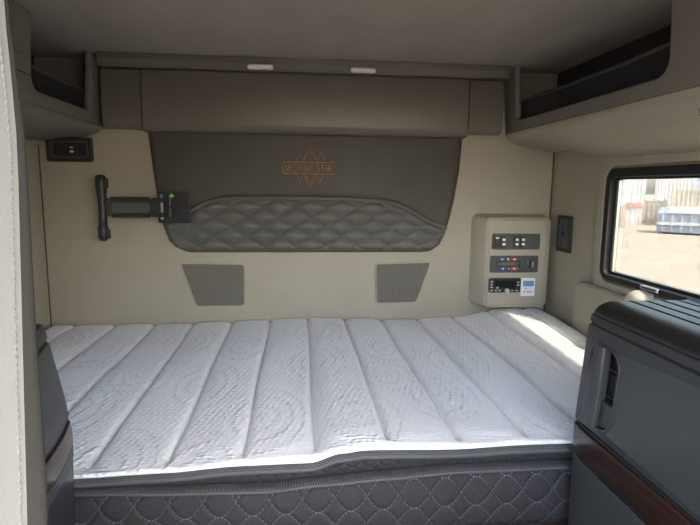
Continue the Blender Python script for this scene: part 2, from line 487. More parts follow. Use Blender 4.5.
# ------------------------------------------------------------------ speakers
def speaker(pts, label):
    c = (sum(p[0] for p in pts) / 4, YB - .001, min(p[1] for p in pts))
    t = thing('speaker_grille', c, label, 'speaker', 'speaker grilles below the headboard')
    def loop(ins, r):
        P = [Vector((a, b)) for a, b in pts]; ctr = sum(P, Vector((0, 0))) / 4; out = []
        P = [ctr + (p - ctr) * (1 - ins / (p - ctr).length) for p in P]
        for i in range(4):
            a, b, d = P[i - 1], P[i], P[(i + 1) % 4]
            e0 = b + (a - b).normalized() * r; e1 = b + (d - b).normalized() * r
            for q in range(6):
                s = q / 5; out.append(tuple((1 - s) ** 2 * e0 + 2 * s * (1 - s) * b + s * s * e1))
        return out
    bm = bmesh.new(); frame(bm, MY(YB + .0006), loop(0, .016), loop(.008, .013), 0, .006)
    new_obj('rim', bm, 'wall', t, bevel=.002)
    bm = bmesh.new(); plate(bm, MY(YB + .0006), loop(.008, .013), 0, .004)
    new_obj('mesh_cover', bm, 'grille', t)
speaker([(-.429, .845), (-.225, .847), (-.222, 1.027), (-.489, 1.032)], 'grey mesh speaker grille in the rear wall beneath the wall bracket side of headboard')
speaker([(.328, .850), (.510, .853), (.568, 1.034), (.322, 1.027)], 'grey mesh speaker grille in the rear wall nearer the control panel')

# ------------------------------------------------------------------ control panel
cp = thing('control_panel', (.905, YB - .001, .846), 'beige raised control housing on rear wall with three black switch units', 'control panel')
bm = bmesh.new()
lo = [rrect(.738, 1.072, .846, 1.243, .03, 8), rrect(.746, 1.068, .846, 1.238, .03, 8), rrect(.776, 1.060, .846, 1.231, .026, 8), rrect(.784, 1.054, .846, 1.226, .022, 8)]
dep = [0, .012, .068, .072]
for d, l in zip(dep, lo): pass
rows = [[(u, YB - .001 - d, v) for u, v in l] for d, l in zip(dep, lo)]
vs = grid(bm, rows, closed_u=True); bm.faces.new(vs[-1]); bm.faces.new(vs[0][::-1])
new_obj('housing', bm, 'wall', cp, bevel=.003, seg=3)
FY = YB - .073
bm = bmesh.new(); plate(bm, MY(FY), rrect(.792, 1.036, .858, 1.218, .014, 8), 0, .004)
fp = new_obj('fascia', bm, 'face', cp, bevel=.0015)
PY = FY - .004
def lab(bm, x0, x1, z0, z1, d0=0, d1=.001): plate(bm, MY(PY), [(x0, z0), (x1, z0), (x1, z1), (x0, z1)], d0, d1)
# top: rocker switches
bm = bmesh.new(); plate(bm, MY(PY), rrect(.803, 1.012, 1.096, 1.163, .008, 5), 0, .004)
sp = new_obj('switch_panel', bm, 'dgrey', cp, bevel=.001)
for x in (.822, .848, .905, .934):
    bm = bmesh.new(); plate(bm, MY(PY), rrect(x - .011, x + .011, 1.106, 1.154, .003, 3), .004, .010)
    new_obj('rocker_switch', bm, 'black', sp, bevel=.0015)
bm = bmesh.new()
bm.free()
def spot(name, u0, u1, v0, v1, r, d0, d1, m, par, mp=None):
    bm = bmesh.new(); plate(bm, mp or MY(PY), rrect(u0, u1, v0, v1, r, 3), d0, d1); return new_obj(name, bm, m, par)
for x in (.852, .909, .936):
    for z in (1.138, 1.119): spot('switch_symbol', x - .0065, x + .0065, z - .005, z + .005, .002, .010, .0107, 'mark', sp)
spot('switch_symbol', .816, .830, 1.143, 1.148, .001, .010, .0107, 'mark', sp)
# middle: climate controls
bm = bmesh.new(); plate(bm, MY(PY), rrect(.799, 1.009, .998, 1.070, .008, 5), 0, .004)
sp = new_obj('climate_panel', bm, 'dgrey', cp, bevel=.001)
for (x0, x1, z0, z1, m, nm) in ((.838, .872, 1.009, 1.022, 'navy', 'cool_button'), (.888, .920, 1.009, 1.022, 'red', 'heat_button'), (.874, .885, 1.009, 1.022, 'black', 'mode_button'),
                                (.838, .862, 1.050, 1.060, 'navy', 'fan_button'), (.872, .880, 1.050, 1.060, 'cream', 'power_button'), (.890, .915, 1.050, 1.060, 'red', 'vent_button')):
    bm = bmesh.new(); plate(bm, MY(PY), rrect(x0, x1, z0, z1, .002, 3), .004, .008); new_obj(nm, bm, m, sp, bevel=.0008)
bm = bmesh.new(); plate(bm, MY(PY), rrect(.845, .905, 1.030, 1.043, .003, 3), .004, .0065); new_obj('display', bm, 'lcd', sp)
for x0, x1, z in ((.851, .858, 1.0155), (.899, .907, 1.0155), (.877, .882, 1.0155), (.846, .853, 1.055), (.899, .906, 1.055)):
    spot('button_symbol', x0, x1, z - .003, z + .003, .001, .008, .0085, 'mark', sp)
bm = bmesh.new(); frame(bm, MY(PY), rrect(.824, .930, 1.023, 1.049, .008, 4), rrect(.828, .926, 1.026, 1.046, .006, 4), .004, .0055); new_obj('display_surround', bm, 'black', sp)
bm = bmesh.new(); disc(bm, (.976, PY - .004, 1.036), (0, -1, 0), [(.018, 0), (.018, .004), (.013, .006), (.012, .018), (.010, .020)]); new_obj('knob', bm, 'dgrey', sp, bevel=.001)
bm = bmesh.new(); box(bm, .974, .978, PY - .026, PY - .0235, 1.024, 1.048); new_obj('knob_grip', bm, 'lightgrey', sp)
# bottom: bunk radio
bm = bmesh.new(); plate(bm, MY(PY), rrect(.797, .937, .913, .975, .010, 5), 0, .007)
rp = new_obj('radio_unit', bm, 'black', cp, bevel=.002)
bm = bmesh.new(); plate(bm, MY(PY), rrect(.822, .912, .930, .964, .004, 4), .007, .008); new_obj('display', bm, 'screen', rp)
bm = bmesh.new(); disc(bm, (.876, PY - .007, .921), (0, -1, 0), [(.010, 0), (.010, .008), (.008, .010)]); new_obj('knob', bm, 'lightgrey', rp)
for x, z in ((.809, .960), (.809, .948), (.809, .936), (.925, .957), (.925, .945), (.809, .922), (.829, .922), (.845, .922), (.900, .921), (.920, .921), (.835, .934)):
    spot('radio_button', x - .005, x + .005, z - .0028, z + .0028, .0012, .007, .0082, 'lightgrey', rp)
# card stuck beside the radio
bm = bmesh.new(); plate(bm, MY(PY), rrect(.940, 1.001, .896, .974, .003, 3), .0005, .003)
cd = new_obj('sticker', bm, 'white', origin=(.97, PY, .896)); tag(cd, 'small white card with a blue block stuck beside the bunk radio', 'sticker')
bm = bmesh.new(); lab(bm, .948, .996, .938, .962, .003, .0036); new_obj('blue_print', bm, 'blue', cd)
bm = bmesh.new()
for x, z, w, h in ((.960, .930, .003, .006), (.955, .915, .004, .006), (.972, .915, .004, .006), (.985, .915, .005, .004), (.960, .948, .006, .004)): lab(bm, x - w, x + w, z - h / 2, z + h / 2, .0036, .0041)
new_obj('printed_mark', bm, 'ink', cd)

# ------------------------------------------------------------------ vent on right wall
vt = thing('wall_vent', (XR - .001, 2.057, 1.095), 'narrow black upright slotted vent on the right wall beside the control panel', 'vent')
bm = bmesh.new(); frame(bm, MX(XR - .0005), rrect(2.002, 2.112, 1.094, 1.242, .006, 4), rrect(2.016, 2.098, 1.108, 1.228, .003, 4), 0, .012); new_obj('bezel', bm, 'black', vt, bevel=.002)
bm = bmesh.new(); plate(bm, MX(XR - .0005), rrect(2.014, 2.10, 1.106, 1.23, .002, 2), 0, .002); new_obj('backing', bm, 'rubber', vt)
for y in (2.028, 2.048, 2.067, 2.087):
    new_obj('slat', B((XR - .011, XR - .004, y - .006, y + .006, 1.109, 1.227)), 'dgrey', vt, bevel=.001)
bm = bmesh.new(); disc(bm, (XR - .011, 2.057, 1.166), (-1, 0, 0), [(.010, 0), (.010, .006), (.006, .009)], 16); new_obj('knob', bm, 'black', vt)
# cap under the window
bm = bmesh.new()
rows = []
for i in range(11):
    a = PI / 2 * i / 10; ca = math.cos(a) ** .7
    rows.append([(XR - .001 - .058 * math.sin(a), 1.525 + (.060 * ca + .001) * math.cos(2 * PI * k / 24), .998 + (.042 * ca + .001) * math.sin(2 * PI * k / 24)) for k in range(24)])
vs = grid(bm, rows, closed_u=True); bm.faces.new(vs[-1]); bm.faces.new(vs[0])
tag(new_obj('rounded_cap', bm, 'cream', smooth=True), 'rounded cream cap on the right wall just under the window frame', 'cap')

# ------------------------------------------------------------------ switch pod on the left
pd = thing('switch_pod', (-.888, YB - .001, 1.434), 'black rectangular switch pod on the rear wall under the left overhead shelf', 'switch')
bm = bmesh.new(); frame(bm, MY(YB - .0005), rrect(-.974, -.803, 1.435, 1.529, .010, 5), rrect(-.958, -.818, 1.449, 1.515, .006, 5), 0, .020); new_obj('bezel', bm, 'blackgloss', pd, bevel=.004, seg=3)
bm = bmesh.new(); frame(bm, MY(YB - .0005), rrect(-.960, -.816, 1.447, 1.517, .006, 4), rrect(-.950, -.826, 1.456, 1.508, .004, 4), 0, .014); new_obj('inner_rim', bm, 'dgrey', pd, bevel=.002)
bm = bmesh.new(); plate(bm, MY(YB - .0005), rrect(-.952, -.824, 1.454, 1.510, .004, 4), 0, .005); new_obj('backing', bm, 'rubber', pd)
for x in (-.918, -.876):
    bm = bmesh.new(); plate(bm, MY(YB - .0005), rrect(x - .018, x + .018, 1.462, 1.502, .004, 4), .005, .012); new_obj('rocker_switch', bm, 'black', pd, bevel=.003)
spot('switch_symbol', -.886, -.876, 1.487, 1.492, .001, .012, .0128, 'mark', pd, MY(YB - .0005))
spot('switch_symbol', -.888, -.873, 1.470, 1.478, .002, .012, .0128, 'mark', pd, MY(YB - .0005))

# ------------------------------------------------------------------ screen bracket
tb = thing('screen_bracket', (-.49, 2.17, 1.203), 'black folding screen bracket with empty upright mount bar fixed at headboard edge', 'bracket')
bm = bmesh.new(); plate(bm, MY(2.161), rrect(-.552, -.428, 1.200, 1.322, .006, 4), 0, .008); new_obj('wall_plate', bm, 'black', tb, bevel=.003)
new_obj('standoff', B((-.525, -.445, 2.160, 2.1885, 1.262, 1.312)), 'black', tb)
bm = bmesh.new(); box(bm, -.735, -.535, 2.128, 2.150, 1.232, 1.292); box(bm, -.722, -.578, 2.124, 2.153, 1.291, 1.302); box(bm, -.722, -.578, 2.124, 2.153, 1.222, 1.233)
new_obj('arm', bm, 'blackgloss', tb, bevel=.003)
bm = bmesh.new(); box(bm, -.728, -.575, 2.1225, 2.1285, 1.242, 1.282); new_obj('arm_cover', bm, 'dgrey', tb, bevel=.002)
bm = bmesh.new(); box(bm, -.566, -.520, 2.118, 2.150, 1.225, 1.243); box(bm, -.566, -.520, 2.118, 2.150, 1.281, 1.299); box(bm, -.566, -.548, 2.120, 2.150, 1.24, 1.285)
new_obj('elbow', bm, 'black', tb, bevel=.003)
bm = bmesh.new(); tube(bm, [(-.532, 2.136, 1.215), (-.532, 2.136, 1.312)], .006, 12); new_obj('hinge_pin', bm, 'ink', tb)
bm = bmesh.new(); tube(bm, [(-.502, 2.142, 1.225), (-.502, 2.142, 1.302)], .007, 12); box(bm, -.512, -.452, 2.135, 2.154, 1.257, 1.267); new_obj('wall_hinge', bm, 'black', tb)
bm = bmesh.new(); plate(bm, MY(2.153), [(-.506, 1.304), (-.500, 1.304), (-.500, 1.298), (-.494, 1.298), (-.494, 1.304), (-.488, 1.304), (-.488, 1.310), (-.494, 1.310), (-.494, 1.316), (-.500, 1.316), (-.500, 1.310), (-.506, 1.310)], 0, .002)
new_obj('release_mark', bm, 'green', tb)
bm = bmesh.new()
tube(bm, [(-.752, 2.125, 1.385), (-.752, 2.125, 1.377), (-.752, 2.125, 1.34), (-.751, 2.125, 1.30), (-.751, 2.125, 1.24), (-.752, 2.125, 1.19), (-.753, 2.125, 1.186), (-.753, 2.125, 1.145), (-.753, 2.125, 1.132)],
     [.012, .019, .020, .0165, .015, .016, .019, .019, .012], 16)
mb = new_obj('mount_bar', bm, 'blackgloss', tb, smooth=True)
bm = bmesh.new(); box(bm, -.736, -.728, 2.112, 2.138, 1.335, 1.372); new_obj('clamp', bm, 'black', mb, bevel=.002)
bm = bmesh.new(); box(bm, -.738, -.729, 2.112, 2.138, 1.140, 1.178); new_obj('clamp', bm, 'black', mb, bevel=.002)
bm = bmesh.new(); box(bm, -.742, -.716, 2.120, 2.145, 1.228, 1.296); new_obj('bar_joint', bm, 'black', tb, bevel=.003)

tb.location.y -= .012
# ------------------------------------------------------------------ lamps under the ceiling rail
def lamp(x, label):
    t = thing('reading_light', (x, 2.09, 1.80), label, 'lamp', 'oval lights on the ceiling rail')
    bm = bmesh.new(); plate(bm, lambda u, v, d: (u, 2.086 - d, v), rrect(x - .054, x + .054, 1.779, 1.803, .010, 6), 0, .004); new_obj('base', bm, 'wall_shelf', t, bevel=.002)
    bm = bmesh.new(); rows = []
    for i in range(9):
        s = i / 8; q = math.sqrt(1 - s * s * .96); l = rrect(x - .035 - .0145 * q, x + .035 + .0145 * q, 1.791 - .010 * q, 1.791 + .010 * q, .0099 * q, 6)
        rows.append([(u, 2.082 - .022 * s, v) for u, v in l])
    vs = grid(bm, rows, closed_u=True); bm.faces.new(vs[-1]); bm.faces.new(vs[0][::-1])
    new_obj('lens', bm, 'lens', t, smooth=True)
lamp(-.143, 'small oval frosted light on the ceiling rail, above the bracket side of emblem')
lamp(.246, 'small oval frosted light on the ceiling rail, nearer the right-hand overhead shelf')

# ------------------------------------------------------------------ overhead shelves
def shelf(sx, X0, y_open0, y_open1, y_near, XW, label, name='overhead_shelf'):
    # sx=+1 right side; face at X0 (opening bottom), wall at XW
    def face(u, v, d): # leaning face: lower edge closer to the wall
        lean = -.07 * (v - 1.60)
        return (X0 + sx * (lean + .012 + d), u, v)
    t = thing(name, (XW - sx * .001, (y_near + 2.199) / 2, 1.44), label, 'shelf', 'overhead shelves along the side walls')
    bm = bmesh.new()
    zt = ZC - .001; notch = [(y_open0, zt)]
    for k in range(9):
        a = PI + PI / 2 * k / 8; notch.append((y_open0 + .045 + .045 * math.cos(a), 1.618 + .045 + .045 * math.sin(a)))
    for k in range(9):
        a = 1.5 * PI + PI / 2 * k / 8; notch.append((y_open1 - .02 + .02 * math.cos(a), 1.618 + .02 + .02 * math.sin(a)))
    notch.append((y_open1, zt))
    plate(bm, face, [(y_near, 1.575), (y_near, zt)] + notch + [(2.199, zt), (2.199, 1.575)], 0, .022)
    new_obj('front_panel', bm, 'wall_shelf', t, bevel=.006, seg=3)
    # lip that rolls under into the sloping underside
    bm = bmesh.new(); rows = []
    for y in (y_near, 1.3, 1.6, 1.75, 1.85, 1.95, 2.05, 2.12, 2.199):
        zw = (1.452 + .053 * ss(1.72, 2.12, y)) if sx > 0 else 1.512
        q = [(.0135, 1.5752), (.015, 1.566), (.020, 1.557), (.029, 1.550), (.045, 1.543)]
        W = abs(XW - X0)
        for k in range(1, 7):
            f = k / 6; q.append((.045 + (W - .002 - .045) * f, 1.543 + (zw - 1.543) * (f ** .8)))
        q.append((W - .002, 1.575))
        rows.append([(X0 + sx * a, y, b) for a, b in q])
    vs = grid(bm, rows, closed_u=True); bm.faces.new(vs[0]); bm.faces.new(vs[-1][::-1])
    new_obj('underside', bm, 'wall_shelf' if sx < 0 else 'wall', t, bevel=.003, seg=3)  # right underside takes the paler wall colour to stand in for window light
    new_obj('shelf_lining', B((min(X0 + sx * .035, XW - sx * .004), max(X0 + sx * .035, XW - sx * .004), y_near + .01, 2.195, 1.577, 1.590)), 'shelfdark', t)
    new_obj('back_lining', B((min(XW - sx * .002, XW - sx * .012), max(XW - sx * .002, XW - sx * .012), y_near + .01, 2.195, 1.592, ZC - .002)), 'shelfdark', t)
    new_obj('end_lining', B((min(X0 + sx * .03, XW - sx * .013), max(X0 + sx * .03, XW - sx * .013), 2.190, 2.199, 1.592, ZC - .002)), 'wall_shelf', t)
    # net: crossing cords between two elastic bands
    bm = bmesh.new()
    def np_(y, z):
        bul = .010 * math.sin(PI * min(1, max(0, (y - y_open0) / (y_open1 - y_open0))))
        q = face(y, z, .026 - 0 * bul); return (q[0], y, z)
    z0, z1 = 1.612, 1.695
    h = z1 - z0; y = y_open0 - .02 - h
    while y < y_open1 + .02:
        for dr in (1, -1):
            pts = []
            for s in range(5):
                yy = y + h * s / 4; zz = z0 + h * s / 4 if dr > 0 else z1 - h * s / 4
                if y_open0 - .02 <= yy <= y_open1 + .02: pts.append(np_(yy, zz))
            if len(pts) > 1: tube(bm, pts, .0017, 4, False)
        y += .0115
    nt = new_obj('net', bm, 'net', t)
    bm = bmesh.new()
    tube(bm, [np_(y_open0 - .02 + (y_open1 - y_open0 + .04) * i / 20, z1 + .0015 * math.sin(i * .9) - .006 * math.sin(PI * i / 20)) for i in range(21)], .006, 8)
    new_obj('elastic_band', bm, 'band', nt)
    return t
SR = shelf(1, .852, 1.205, 2.080, .62, XR, 'long taupe overhead shelf with black cargo net above the side window')
SL = shelf(-1, -.752, 1.648, 2.075, .62, XL, 'short-mouthed taupe overhead shelf with black cargo net above the switch pod')
# cupboard door beside the left net opening
bm = bmesh.new()
plate(bm, lambda u, v, d: (-.752 - (-.07 * (v - 1.60) + .012) + d, u, v), rrect(.75, 1.592, 1.700, ZC - .008, .010, 5), .0005, .008)
dr = new_obj('cupboard_door', bm, 'wall_shelf', SL, bevel=.003)
bm = bmesh.new(); plate(bm, lambda u, v, d: (-.752 - (-.07 * (v - 1.60) + .012) + d, u, v), rrect(.64, 1.640, 1.6525, 1.6555, .001, 2), -.0005, .0008); new_obj('seam', bm, 'rubber', SL)
# spot lamp under the right shelf
sl = thing('spot_lamp', (.90, 1.055, 1.535), 'small black spot lamp with bright rim at the near edge of right overhead shelf', 'lamp')
bm = bmesh.new(); disc(bm, (.875, 1.055, 1.542), (-.25, 0, -1), [(.026, 0), (.030, .006), (.030, .032), (.026, .036)]); new_obj('housing', bm, 'black', sl, smooth=False, bevel=.002)
bm = bmesh.new(); disc(bm, (.8663, 1.055, 1.507), (-.25, 0, -1), [(.027, 0), (.027, .004), (.020, .005)]); new_obj('rim', bm, 'chrome', sl)

# ------------------------------------------------------------------ mattress
SP, S0 = .156, .035
ZW = [(-1.0, .757), (-.45, .760), (-.28, .764), (-.12, .773), (.02, .774), (.09, .792), (.14, .797), (.34, .792), (.48, .796), (1.06, .793)]
ZD = [(-1.0, .732), (-.45, .732), (-.22, .723), (-.07, .720), (.04, .729), (.18, .737), (.34, .746), (1.06, .748)]
ZR = [(-1.0, .784), (-.6, .786), (0, .797), (.06, .804), (.14, .797), (.45, .790), (.7, .802), (.86, .832), (1.06, .836)]
mt = thing('mattress', (.04, 1.6, .61), 'white quilted bunk mattress with charcoal sides filling the rear of the cab', 'mattress')
MX0, MX1, MY0, MY1 = -1.004, 1.064, 1.040, 2.190
def top_z(x, y):
    t = (y - MY0) / (MY1 - MY0)
    zf, zr = lerp_tab(ZW, x) + .012, lerp_tab(ZR, x)
    z = zf + (zr - zf) * (ss(0, 1, t) * .5 + t * .5)
    if x > .5: # the corner by the control panel rides up the wall
        z = zf + (zr - zf) * ss(.25, 1, t)
    c = (x - S0) / SP
    wob = .006 * math.sin(y * 6.1 + math.floor(c + .5) * 1.7) / SP
    cc = c + .45 * wob * ss(.0, .1, t) * ss(1, .9, t)
    dseam = abs(cc - math.floor(cc + .5)) * SP
    fade = ss(.008, .045, y - MY0) * ss(0, .02, MY1 - y)
    z += (.004 * math.sin(PI * dseam / SP) - .015 * math.exp(-(dseam / .006) ** 1.25)) * fade + .004 * math.sin(x * 46 + y * 9) * math.exp(-((x - .06) / .07) ** 2 - ((y - 2.08) / .07) ** 2)
    z += .003 * math.sin(x * 5.3 + 1) * math.sin(y * 7.1) + .0012 * math.sin(x * 31 + y * 17) * math.sin(y * 23 - x * 9)
    # round off the far and side edges
    for e, r in ((MY1 - y, .045), (MX1 - x, .06), (x - MX0, .04)):
        if e < r: z -= .034 * (1 - math.sqrt(max(0, 1 - (1 - e / r) ** 2)))
    return z
bm = bmesh.new(); rows = []
NX, NY = 620, 130
lip = [(.0, -.012, 0), (-.006, -.010, 0), (-.009, -.004, 0), (-.007, .002, 0), (-.001, .006, 0)]
xs = [MX0 + (MX1 - MX0) * i / NX for i in range(NX + 1)]
rows.append([(x, MY0 + .02, lerp_tab(ZW, x) - .004) for x in xs])
rows.append([(x, MY0 - .002, lerp_tab(ZW, x)) for x in xs])
rows.append([(x, MY0 - .008, lerp_tab(ZW, x) + .003) for x in xs])
rows.append([(x, MY0 - .007, lerp_tab(ZW, x) + .007) for x in xs])
rows.append([(x, MY0 - .004, lerp_tab(ZW, x) + .0105) for x in xs])
for j in range(NY + 1):
    y = MY0 + (MY1 - MY0) * j / NY
    rows.append([(x, y, top_z(x, y)) for x in xs])
rows.append([(x, MY1, top_z(x, MY1) - .03) for x in xs])
vs = grid(bm, rows)
# side skirts of the cover
for side in (0, -1):
    col = [r[side] for r in vs]
    low = [bm.verts.new((v.co.x, v.co.y, .735)) for v in col]
    for a, b, c, d in zip(col, col[1:], low[1:], low): bm.faces.new((a, b, c, d))
new_obj('quilted_top', bm, 'ticking', mt, smooth=True)
def strip_loft(prof_fn, n=160):
    bm = bmesh.new()
    rows = []
    for i in range(n + 1):
        x = MX0 + (MX1 - MX0) * i / n
        rows.append([(x, y, z) for y, z in prof_fn(x)])
    vs = grid(bm, rows)
    return bm
def tape_prof(x):
    w = lerp_tab(ZW, x)
    return [(MY0 + .015, w - .001), (MY0 - .004, w - .001), (MY0 - .012, w - .006), (MY0 - .014, w - .012), (MY0 - .010, w - .018), (MY0 + .004, w - .020)]
new_obj('piping_tape', strip_loft(tape_prof), 'tape', mt, smooth=True)
def border_prof(x):
    w, d = lerp_tab(ZW, x) - .018, lerp_tab(ZD, x) + .003
    return [(MY0 - .006, w), (MY0 - .005, w - (w - d) * .3), (MY0 + .004, w - (w - d) * .75), (MY0 + .016, d), (MY0 + .04, d - .004)]
new_obj('pillow_border', strip_loft(border_prof), 'border', mt, smooth=True)
def tape2(x):
    d = lerp_tab(ZD, x)
    return [(MY0 + .04, d - .002), (MY0 + .006, d), (MY0 - .006, d - .001), (MY0 - .010, d - .004), (MY0 - .011, d - .007), (MY0 - .006, d - .0095), (MY0 + .01, d - .0095)]
new_obj('piping_tape', strip_loft(tape2), 'tape', mt, smooth=True)
def low_prof(x):
    d = lerp_tab(ZD, x) - .0075; b = .6105
    out = [(MY0 + .01, d)]
    for k in range(9):
        s = k / 8; out.append((MY0 - .004 - .010 * math.sin(PI * s) ** .7, d - (d - b) * s))
    out += [(MY0 + .02, b), (MY1, b), (MY1, .735)]
    return out
new_obj('side_panel', strip_loft(low_prof), 'side', mt, smooth=True)

# bunk base
bb = thing('bunk_base', (.04, 1.63, 0), 'dark bunk base carrying the mattress, its board edge showing below the charcoal side', 'bunk')
new_obj('platform', B((XL + .004, XR - .004, 1.045, 2.195, .572, .6095)), 'darkwood', bb, bevel=.004)
new_obj('front_board', B((XL + .004, XR - .004, 1.065, 1.085, .001, .571)), 'greydark', bb)

# ------------------------------------------------------------------ cabinets
def shell_x(tab): return lambda z: lin_tab(tab, z)
def cab_panel(bm, fx, sx, y0, y1, z0, z1, out, thick, bend, ny=16, nz=16):
    # a panel that follows the leaning, slightly bellied cabinet side; out = how far it stands towards the aisle
    def P(y, z, o):
        return (fx(z) - sx * o + sx * bend(y), y, z)
    rows_f = [[P(y0 + (y1 - y0) * i / ny, z0 + (z1 - z0) * j / nz, out) for i in range(ny + 1)] for j in range(nz + 1)]
    rows_b = [[P(y0 + (y1 - y0) * i / ny, z0 + (z1 - z0) * j / nz, out - thick) for i in range(ny + 1)] for j in range(nz + 1)]
    A = grid(bm, rows_f); C = grid(bm, rows_b)
    for a, c in ((A[0], C[0]), (A[-1], C[-1]), ([r[0] for r in A], [r[0] for r in C]), ([r[-1] for r in A], [r[-1] for r in C])):
        for i in range(len(a) - 1): bm.faces.new((a[i], a[i + 1], c[i + 1], c[i]))
FR = [(0, .580), (.60, .573), (.80, .571), (.864, .570), (.934, .574), (1.02, .580), (1.08, .586), (1.10, .591)]
fr = shell_x(FR); flat = lambda y: .006 * ss(.965, 1.0, y)
cr = thing('cabinet', (.83, .72, 0), 'grey side cabinet with black ribbed top, pull latch and mahogany strip on the window side', 'cabinet', 'aisle cabinets')
CY0, CY1 = .40, 1.000
new_obj('carcass', B((.604, XR - .003, CY0, CY1 - .002, .001, 1.088)), 'greyband', cr, bevel=.004)
bm = bmesh.new(); cab_panel(bm, fr, 1, CY0, CY1, .02, .799, 0, .030, flat); new_obj('lower_door', bm, 'grey', cr, bevel=.005, seg=3)
bm = bmesh.new(); cab_panel(bm, fr, 1, CY0, CY1 - .001, .803, .868, .001, .030, flat); new_obj('wood_strip', bm, 'wood', cr, bevel=.004, seg=3)
bm = bmesh.new(); cab_panel(bm, lambda z: fr(z) + .004, 1, CY0, CY1 - .003, .8685, .8735, 0, .022, flat); new_obj('seam', bm, 'rubber', cr)
# upper door with latch pocket cut through it
PK = (.868, .962, .892, 1.053)
bm = bmesh.new()
mpd = lambda u, v, d: (fr(v) + d + flat(u), u, v)
frame(bm, mpd, rrect(CY0, CY1, .8745, 1.079, .004, 8), rrect(PK[0], PK[1], PK[2], PK[3], (.040, .028, .028, .040), 8), 0, .028)
door = new_obj('upper_door', bm, 'grey', cr, bevel=.004, seg=3)
bm = bmesh.new(); frame(bm, mpd, rrect(PK[0] - .003, PK[1] + .003, PK[2] - .003, PK[3] + .003, (.042, .030, .030, .042), 8), rrect(PK[0] + .003, PK[1] - .003, PK[2] + .003, PK[3] - .003, (.037, .025, .025, .037), 8), -.002, .024)
hd = new_obj('latch_bezel', bm, 'greyband', door, bevel=.0015)
bm = bmesh.new(); plate(bm, mpd, rrect(PK[0] - .002, PK[1] + .002, PK[2] - .002, PK[3] + .002, (.041, .029, .029, .041), 8), .018, .023); new_obj('latch_pocket', bm, 'black', door)
bm = bmesh.new()
rows = []
for j in range(17):
    s = j / 16; z = .893 + (1.053 - .893) * s
    a0 = .915 - .004 * math.sin(PI * s); a1 = .9645 - .016 * s * s
    rows.append([(fr(z) - o, y, z) for y, o in ((a1, -.012), (a1, .001), (a1 - .004, .005), (.940, .008), (a0 + .004, .008), (a0, .006), (a0, -.012))])
vs = grid(bm, rows, closed_u=True); bm.faces.new(vs[0]); bm.faces.new(vs[-1][::-1])
new_obj('latch_paddle', bm, 'grey', door, bevel=.003, seg=3)
new_obj('latch_rib', B((.586, .600, .872, .916, .957, .961)), 'greydark', door, bevel=.001)
new_obj('latch_rib', B((.588, .600, .880, .914, 1.010, 1.014)), 'greydark', door, bevel=.001)
new_obj('latch_slot', B((.592, .601, .890, .914, .962, 1.002)), 'rubber', door)
bm = bmesh.new(); plate(bm, mpd, rrect(.872, .926, .897, .950, (.034, .004, .004, .004), 6), .003, .018); new_obj('latch_block', bm, 'greydark', door, bevel=.003)
bm = bmesh.new(); cab_panel(bm, lambda z: fr(z) + .005, 1, CY0, CY1 - .003, 1.0795, 1.0835, 0, .015, flat); new_obj('seam', bm, 'rubber', cr)
bm = bmesh.new(); cab_panel(bm, fr, 1, CY0, CY1, 1.084, 1.099, 0, .024, flat, nz=3); new_obj('top_rail', bm, 'greyband', cr, bevel=.003)
# ribbed black top
prof = [(.594, 1.0995), (.593, 1.103)]
for k in range(1, 9):
    a = PI / 2 * k / 8; prof.append((.593 + .045 * (1 - math.cos(a)), 1.103 + .026 * math.sin(a)))
for g in (.662, .697, .732, .767):
    prof += [(g - .004, 1.129), (g - .003, 1.122), (g + .003, 1.122), (g + .004, 1.129)]
prof += [(.79, 1.129), (.796, 1.132), (.802, 1.129), (.808, 1.119), (1.055, 1.119), (1.062, 1.129), (XR - .026, 1.129), (XR - .026, 1.0995)]
bm = bmesh.new()
rows = []
for y, dz, dx in ((CY0, 0, 0), (CY1 - .022, 0, 0), (CY1 - .012, -.002, .002), (CY1 - .004, -.007, .005), (CY1, -.016, .010)):
    rows.append([(x + (dx if i < 10 else 0), y, max(1.0995, z + dz)) for i, (x, z) in enumerate(prof)])
vs = grid(bm, rows); bm.faces.new(vs[0]); bm.faces.new(vs[-1][::-1])
for a, b in zip(vs, vs[1:]): bm.faces.new((a[0], b[0], b[-1], a[-1]))
new_obj('ribbed_top', bm, 'blackgloss', cr, bevel=.0015)
bm = bmesh.new(); plate(bm, lambda u, v, d: (u, v, 1.119 + d), rrect(.815, 1.048, .46, .975, .02, 6), .0003, .002); new_obj('tray_mat', bm, 'greydark', cr)

FL = [(0, -.455), (.60, -.446), (.69, -.441), (.80, -.436), (.88, -.435), (.943, -.442), (1.0, -.453), (1.05, -.463), (1.08, -.470), (1.10, -.478), (1.115, -.492)]
fl = shell_x(FL); bendL = lambda y: .030 * max(0, (y - .80) / .2) ** 2 - .030
cl = thing('cabinet', (-.72, .76, 0), 'grey side cabinet with mahogany strip peeking out beside the cream curtain', 'cabinet', 'aisle cabinets')
LY0, LY1 = .53, 1.000
new_obj('carcass', B((XL + .004, -.50, LY0, LY1 - .002, .001, 1.085)), 'greyband', cl, bevel=.004)
for nm, z0, z1, m, o in (('lower_door', .02, .828, 'greydark', 0), ('lower_rail', .829, .853, 'grey', .001), ('wood_strip', .854, .903, 'wood', .0015), ('seam', .9032, .9105, 'rubber', -.003),
                         ('upper_door', .911, 1.058, 'grey', 0), ('seam', 1.0585, 1.065, 'rubber', -.004), ('top_rail', 1.0655, 1.092, 'grey', 0)):
    bm = bmesh.new(); cab_panel(bm, fl, -1, LY0, LY1, z0, z1, o, .024, bendL)
    ob = new_obj(nm, bm, m, cl, bevel=.003 if m != 'rubber' else 0)
    if nm == 'upper_door': ld = ob
bm = bmesh.new(); rows = []
